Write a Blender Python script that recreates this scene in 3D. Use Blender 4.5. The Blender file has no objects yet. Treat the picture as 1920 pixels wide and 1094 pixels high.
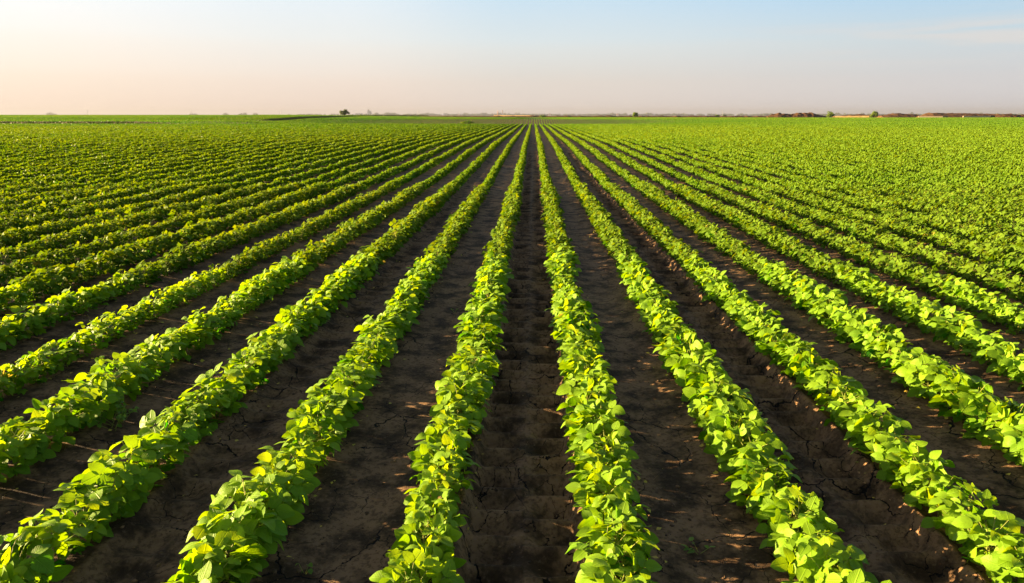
import bpy, math, random
import numpy as np
from mathutils import Matrix, Vector, Euler

R = math.radians
rng = np.random.default_rng(7)
random.seed(7)
SC = bpy.context.scene
COL = SC.collection

# ---------------------------------------------------------------- camera, sky, sun, exposure
CAM_Z = 1.66
FPX = 1280.0                       # focal length in pixels of the 1920 px wide photograph (24 mm)
PITCH = math.atan(330.0 / FPX)
YAW = math.atan(40.0 * math.cos(PITCH) / FPX)
cam_d = bpy.data.cameras.new('camera')
cam_d.sensor_width = 36.0
cam_d.lens = 24.0
cam_d.clip_start = 0.05
cam_d.clip_end = 40000.0
cam = bpy.data.objects.new('camera', cam_d)
COL.objects.link(cam)
cam.location = (0, 0, CAM_Z)
cam.rotation_euler = (math.pi / 2 - PITCH, 0, YAW)
SC.camera = cam
CAM_M = Euler(cam.rotation_euler).to_matrix()

EXPOSURE = 2.85
SUN_EL = R(10.5)
SUN_AZ = R(-82.0)                  # measured from +Y (view direction) towards +X; negative = left
SUN_DIR = np.array([math.sin(SUN_AZ) * math.cos(SUN_EL), math.cos(SUN_AZ) * math.cos(SUN_EL), math.sin(SUN_EL)])

world = bpy.data.worlds.new('World')
SC.world = world
world.use_nodes = True
wt = world.node_tree
for n in list(wt.nodes):
    wt.nodes.remove(n)


def wn(t, **kw):
    n = wt.nodes.new(t)
    for k, v in kw.items():
        setattr(n, k, v)
    return n


def wmath(op, a, b=None, c=None, clamp=False):
    n = wn('ShaderNodeMath', operation=op, use_clamp=clamp)
    for i, v in enumerate((a, b, c)):
        if v is None:
            continue
        if isinstance(v, (int, float)):
            n.inputs[i].default_value = v
        else:
            wt.links.new(v, n.inputs[i])
    return n.outputs[0]


def wmix(fac, a, b, blend='MIX'):
    n = wn('ShaderNodeMix', data_type='RGBA', blend_type=blend)
    n.clamp_factor = True
    for sock, v in ((n.inputs[0], fac), (n.inputs[6], a), (n.inputs[7], b)):
        if isinstance(v, (int, float)):
            sock.default_value = v
        elif isinstance(v, tuple):
            sock.default_value = (*v, 1)
        else:
            wt.links.new(v, sock)
    return n.outputs[2]


w_out = wn('ShaderNodeOutputWorld')
w_bg = wn('ShaderNodeBackground')
w_bg.inputs['Strength'].default_value = 0.05
sky = wn('ShaderNodeTexSky', sky_type='NISHITA', sun_disc=False)
sky.sun_elevation = SUN_EL
sky.sun_rotation = SUN_AZ
sky.altitude = 80
sky.air_density = 1.0
sky.dust_density = 2.0
sky.ozone_density = 1.0
w_sky = sky.outputs[0]
# thin cirrus low in the sky: streaks laid out by direction
geo = wn('ShaderNodeTexCoord')
sep = wn('ShaderNodeSeparateXYZ')
wt.links.new(geo.outputs['Generated'], sep.inputs[0])
W_X, W_Y, W_Z = sep.outputs

def ramp3(cols):
    """Colour across the azimuth at one elevation: sun side (left), ahead, away from the sun (right)."""
    r = wn('ShaderNodeValToRGB')
    r.color_ramp.interpolation = 'EASE'
    e = r.color_ramp.elements
    while len(e) < len(cols):
        e.new(0.5)
    for el, (p, c) in zip(e, cols):
        el.position = p; el.color = (*c, 1)
    wt.links.new(W_AZ, r.inputs[0])
    return r.outputs[0]


W_AZ = wmath('MULTIPLY_ADD', W_X, 0.5, 0.5)
L_HOR = ramp3([(0.0, (1.25, .92, .66)), (0.2, (.94, .75, .62)), (0.36, (.88, .72, .63)), (0.5, (.82, .73, .68)), (0.82, (.72, .70, .72))])
L_LOW = ramp3([(0.0, (1.2, .97, .74)), (0.2, (.97, .83, .72)), (0.36, (.90, .78, .70)), (0.5, (.77, .71, .66)), (0.82, (.65, .655, .69))])
L_MID = ramp3([(0.0, (1.15, 1.04, .90)), (0.2, (.98, .93, .88)), (0.36, (.87, .87, .85)), (0.5, (.74, .80, .82)), (0.82, (.58, .69, .76))])
L_TOP = ramp3([(0.0, (1.1, 1.08, 1.05)), (0.2, (.95, .99, 1.03)), (0.36, (.80, .89, .96)), (0.5, (.59, .77, .91)), (0.82, (.36, .64, .90))])
L_HI = ramp3([(0.0, (.62, .64, .66)), (0.5, (.25, .34, .46)), (1.0, (.20, .28, .40))])
L_ZEN = (.12, .17, .27)


def wstep(a, b):
    n = wn('ShaderNodeMapRange', interpolation_type='SMOOTHERSTEP')
    wt.links.new(W_Z, n.inputs[0])
    n.inputs[1].default_value = a; n.inputs[2].default_value = b
    return n.outputs[0]


def wlin(a, b):
    n = wn('ShaderNodeMapRange')
    wt.links.new(W_Z, n.inputs[0])
    n.inputs[1].default_value = a; n.inputs[2].default_value = b
    return n.outputs[0]


w_haze = wmix(wlin(0.005, 0.055), L_HOR, L_LOW)
w_haze = wmix(wlin(0.045, 0.10), w_haze, L_MID)
w_haze = wmix(wlin(0.09, 0.155), w_haze, L_TOP)
w_haze = wmix(wstep(0.17, 0.50), w_haze, L_HI)
w_haze = wmix(wstep(0.45, 1.0), w_haze, L_ZEN)
# wisps of cirrus to the right, drawn out along the horizon
w_map = wn('ShaderNodeMapping')
w_map.inputs['Scale'].default_value = (2.2, 2.2, 42.0)
w_map.inputs['Rotation'].default_value = (0, R(3), 0)
wt.links.new(geo.outputs['Generated'], w_map.inputs[0])
w_nz = wn('ShaderNodeTexNoise')
w_nz.inputs['Scale'].default_value = 1.7; w_nz.inputs['Detail'].default_value = 5; w_nz.inputs['Roughness'].default_value = 0.55
w_nz.inputs['Distortion'].default_value = 0.6
wt.links.new(w_map.outputs[0], w_nz.inputs['Vector'])
w_c = wn('ShaderNodeMapRange', interpolation_type='SMOOTHSTEP')
wt.links.new(w_nz.outputs[0], w_c.inputs[0]); w_c.inputs[1].default_value = 0.40; w_c.inputs[2].default_value = 0.62
w_side = wn('ShaderNodeMapRange', interpolation_type='SMOOTHSTEP')
wt.links.new(W_X, w_side.inputs[0]); w_side.inputs[1].default_value = 0.15; w_side.inputs[2].default_value = 0.52
w_band = wmath('MULTIPLY', wstep(0.045, 0.085), wmath('SUBTRACT', 1.0, wstep(0.095, 0.13)))
w_cf = wmath('MULTIPLY', wmath('MULTIPLY', w_c.outputs[0], w_side.outputs[0]), wmath('MULTIPLY', w_band, 0.7))
w_haze = wmix(w_cf, w_haze, (.76, .71, .69))
# the measured colours are display values: bring them to the scale of the sky texture behind them
W_GAIN = 1.0 / (w_bg.inputs['Strength'].default_value * 2 ** EXPOSURE)
w_haze = wmix(1.0, w_haze, (W_GAIN, W_GAIN, W_GAIN), 'MULTIPLY')
w_sky = wmix(0.94, w_sky, w_haze)
wt.links.new(w_sky, w_bg.inputs['Color'])
wt.links.new(w_bg.outputs[0], w_out.inputs[0])

sun_d = bpy.data.lights.new('sun', 'SUN')
sun_d.energy = 5.0
sun_d.angle = R(0.5)
sun_d.color = (1.0, 0.71, 0.36)
sun = bpy.data.objects.new('sun', sun_d)
COL.objects.link(sun)
sun.rotation_euler = Vector((-SUN_DIR[0], -SUN_DIR[1], -SUN_DIR[2])).to_track_quat('-Z', 'Y').to_euler()

SC.view_settings.view_transform = 'Standard'
SC.view_settings.look = 'None'
SC.view_settings.exposure = EXPOSURE
SC.view_settings.gamma = 1
SC.view_settings.use_curve_mapping = False


# ---------------------------------------------------------------- helpers
def tag(o, label=None, cat=None, group=None, kind=None):
    if label: o['label'] = label
    if cat: o['category'] = cat
    if group: o['group'] = group
    if kind: o['kind'] = kind
    return o


def empty(name, loc, rz=0.0):
    o = bpy.data.objects.new(name, None)
    o.empty_display_size = 0.1
    COL.objects.link(o)
    o.location = loc
    o.rotation_euler = (0, 0, rz)
    return o


def mesh_data(name, V, F, mat, tint=None, uv=None, smooth=False):
    """V (n,3), F (m,k) all faces of the same size k."""
    V = np.ascontiguousarray(V, np.float32)
    F = np.ascontiguousarray(F, np.int32)
    me = bpy.data.meshes.new(name)
    k = F.shape[1]
    me.vertices.add(len(V))
    me.vertices.foreach_set('co', V.ravel())
    me.loops.add(F.size)
    me.loops.foreach_set('vertex_index', F.ravel())
    me.polygons.add(len(F))
    me.polygons.foreach_set('loop_start', np.arange(0, F.size, k, dtype=np.int32))
    if smooth:
        me.polygons.foreach_set('use_smooth', np.ones(len(F), bool))
    me.update(calc_edges=True)
    if tint is not None:
        a = me.attributes.new('tint', 'FLOAT', 'POINT')
        a.data.foreach_set('value', np.ascontiguousarray(tint, np.float32))
    if uv is not None:
        l = me.uv_layers.new(name='UVMap')
        l.data.foreach_set('uv', np.ascontiguousarray(uv[F.ravel()], np.float32).ravel())
    me.materials.append(mat)
    return me


def obj(name, me, parent=None):
    o = bpy.data.objects.new(name, me)
    COL.objects.link(o)
    if parent is not None:
        o.parent = parent
    return o


def pix_dir(px, py):
    v = CAM_M @ Vector(((px - 960.0) / FPX, (547.0 - py) / FPX, -1.0))
    return np.array(v)


def at(px, D, py=217.0):
    """World x of the photograph column px at distance D (along +Y), and z of row py there."""
    v = pix_dir(px, py)
    t = D / v[1]
    return v[0] * t, CAM_Z + v[2] * t


def sstep(a, b, x):
    t = np.clip((x - a) / (b - a), 0, 1)
    return t * t * (3 - 2 * t)


def hash2(i, j, s):
    n = (i * 374761393 + j * 668265263 + s * 1442695041) & 0xffffffff
    n = ((n ^ (n >> 13)) * 1274126177) & 0xffffffff
    n = n ^ (n >> 16)
    return (n & 0xffff) / 65535.0


def noise(x, y, s=0):
    x = np.asarray(x, float); y = np.asarray(y, float)
    xi = np.floor(x).astype(np.int64); yi = np.floor(y).astype(np.int64)
    fx = x - xi; fy = y - yi
    fx = fx * fx * (3 - 2 * fx); fy = fy * fy * (3 - 2 * fy)
    a = hash2(xi, yi, s); b = hash2(xi + 1, yi, s); c = hash2(xi, yi + 1, s); d = hash2(xi + 1, yi + 1, s)
    return (a * (1 - fx) + b * fx) * (1 - fy) + (c * (1 - fx) + d * fx) * fy


def fbm(x, y, s=0, o=4):
    t = 0; a = 0.5
    for k in range(o):
        t = t + a * (noise(x * 2 ** k, y * 2 ** k, s + k) - 0.5)
        a *= 0.5
    return t


def nrm(v):
    return v / np.maximum(np.linalg.norm(v, axis=-1, keepdims=True), 1e-9)


# ---------------------------------------------------------------- node material helper
class Mat:
    def __init__(s, name):
        s.m = bpy.data.materials.new(name)
        s.m.use_nodes = True
        s.t = s.m.node_tree
        for n in list(s.t.nodes):
            s.t.nodes.remove(n)
        s.out = s.n('ShaderNodeOutputMaterial')

    def n(s, t, **kw):
        n = s.t.nodes.new(t)
        for k, v in kw.items():
            setattr(n, k, v)
        return n

    def put(s, sock, v):
        if v is None:
            return
        if isinstance(v, (int, float)):
            sock.default_value = v
        elif isinstance(v, tuple):
            sock.default_value = (*v, 1) if len(v) == 3 and sock.type == 'RGBA' else v
        else:
            s.t.links.new(v, sock)

    def math(s, op, a, b=None, c=None, clamp=False):
        n = s.n('ShaderNodeMath', operation=op, use_clamp=clamp)
        for i, v in enumerate((a, b, c)):
            s.put(n.inputs[i], v)
        return n.outputs[0]

    def mix(s, fac, a, b, blend='MIX'):
        n = s.n('ShaderNodeMix', data_type='RGBA', blend_type=blend)
        s.put(n.inputs[0], fac); s.put(n.inputs[6], a); s.put(n.inputs[7], b)
        return n.outputs[2]

    def ramp(s, v, a, b, lo=0.0, hi=1.0):
        n = s.n('ShaderNodeMapRange', interpolation_type='SMOOTHSTEP')
        s.put(n.inputs[0], v)
        n.inputs[1].default_value = a; n.inputs[2].default_value = b
        n.inputs[3].default_value = lo; n.inputs[4].default_value = hi
        return n.outputs[0]

    def noise(s, vec, scale, detail=4, rough=0.55, dist=0.0):
        n = s.n('ShaderNodeTexNoise')
        s.put(n.inputs['Vector'], vec)
        n.inputs['Scale'].default_value = scale
        n.inputs['Detail'].default_value = detail
        n.inputs['Roughness'].default_value = rough
        n.inputs['Distortion'].default_value = dist
        return n

    def bump(s, h, strength, dist, normal=None):
        n = s.n('ShaderNodeBump')
        n.inputs['Strength'].default_value = strength
        n.inputs['Distance'].default_value = dist
        s.put(n.inputs['Height'], h)
        if normal is not None:
            s.put(n.inputs['Normal'], normal)
        return n.outputs[0]

    def pos(s):
        return s.n('ShaderNodeNewGeometry').outputs['Position']

    def principled(s, col, rough=0.8, spec=0.3, normal=None):
        b = s.n('ShaderNodeBsdfPrincipled')
        s.put(b.inputs['Base Color'], col)
        s.put(b.inputs['Roughness'], rough)
        s.put(b.inputs['Specular IOR Level'], spec)
        if normal is not None:
            s.put(b.inputs['Normal'], normal)
        return b.outputs[0]

    def finish(s, sh):
        s.t.links.new(sh, s.out.inputs[0])
        return s.m


def leaf_material(name, dark, light, t_dark, t_light, veins=True, tfac=0.40, spec=0.16):
    M = Mat(name)
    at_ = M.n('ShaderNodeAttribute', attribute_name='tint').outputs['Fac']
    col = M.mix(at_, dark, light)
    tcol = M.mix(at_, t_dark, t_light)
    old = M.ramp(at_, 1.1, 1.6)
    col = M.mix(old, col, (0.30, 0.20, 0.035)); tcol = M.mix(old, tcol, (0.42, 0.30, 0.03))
    normal = None
    if veins:
        uv = M.n('ShaderNodeUVMap').outputs[0]
        sp = M.n('ShaderNodeSeparateXYZ'); M.put(sp.inputs[0], uv)
        u, v = sp.outputs[0], sp.outputs[1]
        av = M.math('ABSOLUTE', M.math('SUBTRACT', v, 0.5))
        mid = M.ramp(av, 0.012, 0.045, 1, 0)
        w = M.math('SINE', M.math('MULTIPLY', M.math('SUBTRACT', u, M.math('MULTIPLY', av, 0.75)), 46.0))
        side = M.ramp(w, 0.75, 1.0, 0, 1)
        vein = M.math('MAXIMUM', mid, M.math('MULTIPLY', side, 0.45))
        nz = M.noise(M.pos(), 140.0, 2)
        col = M.mix(M.math('MULTIPLY', vein, 0.35), col, tuple(min(1, c * 1.5 + 0.02) for c in light))
        h = M.math('SUBTRACT', M.math('MULTIPLY', nz.outputs[0], 0.5), vein)
        normal = M.bump(h, 0.5, 0.004)
    bf = M.n('ShaderNodeNewGeometry').outputs['Backfacing']
    col = M.mix(M.math('MULTIPLY', bf, 0.5), col, tuple(min(1, c * 1.25 + 0.02) for c in light))
    p = M.principled(col, 0.48, spec, normal)
    tr = M.n('ShaderNodeBsdfTranslucent')
    M.put(tr.inputs[0], tcol)
    if normal is not None:
        M.put(tr.inputs['Normal'], normal)
    ms = M.n('ShaderNodeMixShader')
    ms.inputs[0].default_value = tfac
    M.t.links.new(p, ms.inputs[1]); M.t.links.new(tr.outputs[0], ms.inputs[2])
    return M.finish(ms.outputs[0])


LEAF = leaf_material('soybean_leaf', (0.012, 0.105, 0.001), (0.158, 0.285, 0.002), (0.034, 0.25, 0.001), (0.50, 0.61, 0.002))
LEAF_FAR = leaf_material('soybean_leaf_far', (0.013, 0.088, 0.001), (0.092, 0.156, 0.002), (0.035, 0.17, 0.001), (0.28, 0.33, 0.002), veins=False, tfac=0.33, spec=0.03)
WEED_LEAF = leaf_material('weed_leaf', (0.05, 0.12, 0.01), (0.12, 0.22, 0.02), (0.15, 0.32, 0.02), (0.3, 0.4, 0.03), veins=False, tfac=0.35)
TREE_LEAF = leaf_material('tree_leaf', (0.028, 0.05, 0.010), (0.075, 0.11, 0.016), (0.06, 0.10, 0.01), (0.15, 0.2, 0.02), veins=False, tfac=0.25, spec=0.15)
SHRUB_LEAF = leaf_material('shrub_leaf', (0.05, 0.09, 0.010), (0.13, 0.19, 0.018), (0.12, 0.19, 0.01), (0.28, 0.36, 0.02), veins=False, tfac=0.3, spec=0.15)
FAR_LEAF = leaf_material('distant_tree_leaf', (0.035, 0.05, 0.03), (0.06, 0.08, 0.04), (0.06, 0.1, 0.03), (0.1, 0.14, 0.04), veins=False, tfac=0.2, spec=0.1)

m = Mat('soybean_stem')
nz = m.noise(m.pos(), 60, 2)
STEM = m.finish(m.principled(m.mix(nz.outputs[0], (0.16, 0.20, 0.03), (0.34, 0.34, 0.07)), 0.6, 0.25))
m = Mat('bark')
nz = m.noise(m.pos(), 6, 4)
BARK = m.finish(m.principled(m.mix(nz.outputs[0], (0.05, 0.035, 0.025), (0.12, 0.09, 0.06)), 0.9, 0.1))
m = Mat('yellow_fallen_leaf')
a_ = m.n('ShaderNodeAttribute', attribute_name='tint').outputs['Fac']
FALLEN = m.finish(m.principled(m.mix(a_, (0.30, 0.30, 0.03), (0.55, 0.36, 0.06)), 0.6, 0.2))
m = Mat('clod')
a_ = m.n('ShaderNodeAttribute', attribute_name='tint').outputs['Fac']
CLOD = m.finish(m.principled(m.mix(a_, (0.05, 0.035, 0.025), (0.34, 0.20, 0.10)), 0.9, 0.15))


# ---------------------------------------------------------------- terrain
PITCH_ROW = 0.70
ROW_OFF = 0.325
CREST = 106.0


def terrain(x, y):
    x = np.asarray(x, float); y = np.asarray(y, float)
    z = 0.27 * sstep(12, 38, y)
    dep = 0.95 * (1 - 0.93 * sstep(18, 60, x)) * (1 - 0.85 * sstep(-42, -72, x))
    z = z - dep * sstep(CREST, CREST + 40, y)
    z = z + (dep + 0.42 - 0.15 * sstep(20, 120, x)) * sstep(183, 220, y)
    z = z + 0.30 * sstep(236, 330, y)
    z = z - 0.12 * sstep(186, 225, y) - 0.05 * sstep(20, 60, y)
    lf = sstep(-15, -130, x)
    z = z + lf * 0.95 * sstep(150, 290, y)
    z = z + 0.10 * fbm(x / 25.0, y / 40.0, 11, 3) * sstep(15, 60, y) * (1 - 0.6 * sstep(250, 400, y))
    # a low step running along the left of the far slope, its face turned from the sun
    z = z + 0.55 * (1 - sstep(-72.0, -69.8, x)) * sstep(-125, -95, x) * sstep(172, 192, y) * (1 - sstep(240, 330, y))
    z = z + 0.50 * (1 - sstep(-66, -54, x)) * sstep(111.6, 113.0, y) * (1 - sstep(140, 190, y))
    return z


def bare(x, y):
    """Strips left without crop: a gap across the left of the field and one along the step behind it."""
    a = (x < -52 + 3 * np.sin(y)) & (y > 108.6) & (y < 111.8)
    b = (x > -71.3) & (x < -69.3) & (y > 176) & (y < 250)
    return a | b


TRACKS = (-1.425, -0.025, 1.375)


def micro(x, y):
    """Furrows, tyre tracks and lug prints between the rows, fading out with distance."""
    amp = 1 - sstep(40, 70, y)
    xr = (x - ROW_OFF) / PITCH_ROW
    ph = xr - np.floor(xr)                    # 0 at a row, 0.5 mid gap
    z = 0.016 * np.cos(2 * np.pi * ph)        # slight ridge under each row
    z = z + 0.010 * fbm(x * 3.0, y * 2.2, 21, 5)
    z = z + 0.005 * fbm(x * 14.0, y * 12.0, 31, 3)
    for i, tx in enumerate(TRACKS):
        wob = 0.03 * (noise(y * 0.3, tx * 7 + y * 0, 5) - 0.5)
        d = x - tx - wob
        inside = 1 - sstep(0.20, 0.27, np.abs(d))
        rim = np.exp(-((np.abs(d) - 0.255) / 0.035) ** 2)
        yy = y + 0.025 * fbm(x * 4, y * 3, 40 + i, 3)
        pitch = 0.19
        left = d < 0
        phs = yy / pitch + np.where(left, 0.0, 0.35)
        v = (phs - np.floor(phs) - 0.5) * pitch / 0.056
        u = (np.abs(d) - 0.140) / 0.088
        pocket = np.exp(-np.abs(u) ** 3 - np.abs(v) ** 3) * np.where(left, 1.15, 0.9)
        rung = np.exp(-((np.abs(v) - 1.63) / 0.35) ** 2) * (1 - sstep(0.14, 0.25, np.abs(d)))
        rough = 0.85 + 0.3 * noise(x * 6 + 3, y * 5, 60 + i)
        k = (0.4, 1.15, 1.0)[i]
        z = z * (1 - 0.6 * inside * min(k, 1)) + k * (-0.026 * inside + 0.032 * rim * rough - 0.054 * pocket * rough + 0.014 * rung)
    return z * amp


def ground_z(x, y):
    return terrain(x, y) + micro(x, y)


def build_ground():
    ys = [-6.0, -3.0, -1.0, 0.0, 0.6, 1.0]
    y = 1.2
    while y < 9500:
        ys.append(y)
        if y < 30:
            st = max(0.0085, y * 0.0050)
        elif y < 350:
            st = y * 0.012
        else:
            st = y * 0.10
        y += st
    ys = np.array(ys)
    nc = 900
    u = np.linspace(-1, 1, nc)
    u = 0.35 * u + 0.65 * u ** 3 if False else u
    half = np.maximum(0.86 * np.abs(ys) + 1.6, 0)
    X = u[None, :] * half[:, None] - 0.03 * ys[:, None]
    Y = np.repeat(ys[:, None], nc, 1)
    Z = np.where(Y < 75, ground_z(X, Y), terrain(X, np.minimum(Y, 700)))
    V = np.stack([X, Y, Z], -1).reshape(-1, 3)
    nr = len(ys)
    i = np.arange(nr - 1)[:, None] * nc + np.arange(nc - 1)[None, :]
    F = np.stack([i, i + 1, i + nc + 1, i + nc], -1).reshape(-1, 4)
    print('ground', nr, nc, len(F))

    M = Mat('field_soil')
    P = M.pos()
    sp = M.n('ShaderNodeSeparateXYZ'); M.put(sp.inputs[0], P)
    n1 = M.noise(P, 0.9, 5)
    n2 = M.noise(P, 5.0, 6, 0.6)
    n3 = M.noise(P, 45.0, 6, 0.65)
    n4 = M.noise(P, 260.0, 3, 0.6)
    col = M.mix(M.ramp(n2.outputs[0], 0.38, 0.60), (0.040, 0.022, 0.0095), (0.225, 0.131, 0.065))
    col = M.mix(M.math('MULTIPLY', M.ramp(n1.outputs[0], 0.5, 0.7), 0.5), col, (0.17, 0.10, 0.052))
    col = M.mix(M.math('MULTIPLY', M.ramp(n3.outputs[0], 0.38, 0.52, 1, 0), 0.55), col, (0.024, 0.014, 0.007))
    col = M.mix(M.math('MULTIPLY', M.ramp(n3.outputs[0], 0.54, 0.70), 0.45), col, (0.20, 0.135, 0.088))
    col = M.mix(M.math('MULTIPLY', M.ramp(n4.outputs[0], 0.6, 0.75), 0.5), col, (0.15, 0.10, 0.065))
    # shrinkage cracks: Voronoi cell borders with wandering coordinates
    wob = M.noise(P, 7.0, 4, 0.6)
    addv = M.n('ShaderNodeVectorMath', operation='MULTIPLY_ADD')
    M.put(addv.inputs[0], wob.outputs['Color'])
    addv.inputs[1].default_value = (0.16, 0.16, 0)
    M.put(addv.inputs[2], P)
    flat = M.n('ShaderNodeVectorMath', operation='MULTIPLY')
    M.put(flat.inputs[0], addv.outputs[0]); flat.inputs[1].default_value = (1, 0.8, 0)
    cr = None
    for scale, w0, seedmask in ((3.4, 0.022, 1.6), (8.0, 0.021, 2.4)):
        v = M.n('ShaderNodeTexVoronoi', feature='DISTANCE_TO_EDGE', voronoi_dimensions='2D')
        M.put(v.inputs['Vector'], flat.outputs[0]); v.inputs['Scale'].default_value = scale
        mask = M.noise(P, seedmask, 3)
        wdt = M.ramp(mask.outputs[0], 0.42, 0.62, 0.0, w0)
        c = M.math('SUBTRACT', 1.0, M.math('DIVIDE', v.outputs['Distance'], M.math('ADD', wdt, 0.0004)), clamp=True)
        c = M.math('MULTIPLY', c, M.ramp(mask.outputs[0], 0.42, 0.5))
        cr = c if cr is None else M.math('MAXIMUM', cr, c)
    near = M.ramp(sp.outputs[1], 9.0, 20.0, 1, 0)
    cr = M.math('MULTIPLY', cr, near)
    col = M.mix(M.ramp(cr, 0.1, 0.6), col, (0.006, 0.0045, 0.004))
    # beyond the crop: rough grass, stubble and fallow
    far = M.ramp(sp.outputs[1], 228, 246)
    nf = M.noise(P, 0.03, 4)
    grass = M.mix(M.ramp(nf.outputs[0], 0.4, 0.6), (0.045, 0.095, 0.010), (0.11, 0.15, 0.018))
    col = M.mix(far, col, grass)
    far2 = M.ramp(sp.outputs[1], 420, 520)
    nf2 = M.noise(P, 0.004, 3)
    fallow = M.mix(M.ramp(nf2.outputs[0], 0.42, 0.58), (0.10, 0.085, 0.04), (0.07, 0.09, 0.03))
    col = M.mix(far2, col, fallow)
    h = M.math('ADD', M.math('MULTIPLY', n3.outputs[0], 0.55), M.math('MULTIPLY', n4.outputs[0], 0.25))
    h = M.math('SUBTRACT', h, M.math('MULTIPLY', cr, 1.2))
    nor = M.bump(h, 0.9, 0.012)
    mat = M.finish(M.principled(col, 0.85, 0.2, nor))
    o = obj('ground', mesh_data('ground', V, F, mat, smooth=True))
    tag(o, kind='structure')


build_ground()

# ---------------------------------------------------------------- soybean leaves
SUN_H = nrm(np.array([[SUN_DIR[0], SUN_DIR[1], 0.25]]))[0]


def perp_frame(d, n):
    d = nrm(d)
    n = nrm(n - d * np.sum(n * d, -1, keepdims=True))
    s = np.cross(n, d)
    return d, n, s


TPL = {}
us = np.array([0, .06, .20, .41, .63, .85, 1.0]); ws = np.array([.10, .60, .93, 1.0, .85, .48, .04])
TPL['near'] = ([(u, v, w) for u, w in zip(us, ws) for v in (-1, 0, 1)],
               [(3 * r + c, 3 * r + c + 1, 3 * r + c + 4, 3 * r + c + 3) for r in range(6) for c in range(2)])
us2 = np.array([0, .42, 1.0]); ws2 = np.array([.16, 1.0, .06])
TPL['mid'] = ([(u, v, w) for u, w in zip(us2, ws2) for v in (-1, 0, 1)],
              [(3 * r + c, 3 * r + c + 1, 3 * r + c + 4, 3 * r + c + 3) for r in range(2) for c in range(2)])
TPL['far'] = ([(0, 0, 0), (.42, 1, 1), (1, 0, 0), (.42, -1, 1)], [(0, 1, 2, 3)])


def leaflets(P, d, n, L, W, fold, droop, lod, tint):
    """Vectorised leaf blades. Returns V, F, tint, uv."""
    d, n, s = perp_frame(d, n)
    T, Q = TPL[lod]
    T = np.array(T, float); Q = np.array(Q)
    u = T[:, 0][None, :]; v = T[:, 1][None, :]; w = T[:, 2][None, :]
    L = L[:, None]; W = W[:, None]; fold = fold[:, None]; droop = droop[:, None]
    up = (fold * np.abs(v) * w * W) - droop * u * u * L - 0.10 * W * w * np.abs(v) * np.sin(u * 9)
    V = (P[:, None, :] + d[:, None, :] * (u * L * (1 - 0.25 * droop * u))[..., None]
         + s[:, None, :] * (v * w * W)[..., None] + n[:, None, :] * up[..., None])
    N = len(P); k = len(T)
    F = (np.arange(N)[:, None, None] * k + Q[None]).reshape(-1, Q.shape[1])
    uv = np.stack([np.repeat(u, N, 0).ravel(), (0.5 + 0.5 * np.repeat(v * w, N, 0)).ravel()], -1)
    return V.reshape(-1, 3), F, np.repeat(tint, k), uv


def tubes(A, B, ra, rb, sides=3):
    d = nrm(B - A)
    ref = np.where(np.abs(d[:, 2:3]) > 0.9, np.array([[1.0, 0, 0]]), np.array([[0, 0, 1.0]]))
    s = nrm(np.cross(d, ref)); t = np.cross(d, s)
    ang = np.arange(sides) * 2 * np.pi / sides
    ring = s[:, None, :] * np.cos(ang)[None, :, None] + t[:, None, :] * np.sin(ang)[None, :, None]
    V = np.concatenate([A[:, None, :] + ring * ra[:, None, None], B[:, None, :] + ring * rb[:, None, None]], 1)
    i = np.arange(sides); j = (i + 1) % sides
    Q = np.stack([i, j, j + sides, i + sides], -1)
    F = (np.arange(len(A))[:, None, None] * 2 * sides + Q[None]).reshape(-1, 4)
    return V.reshape(-1, 3), F


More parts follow.
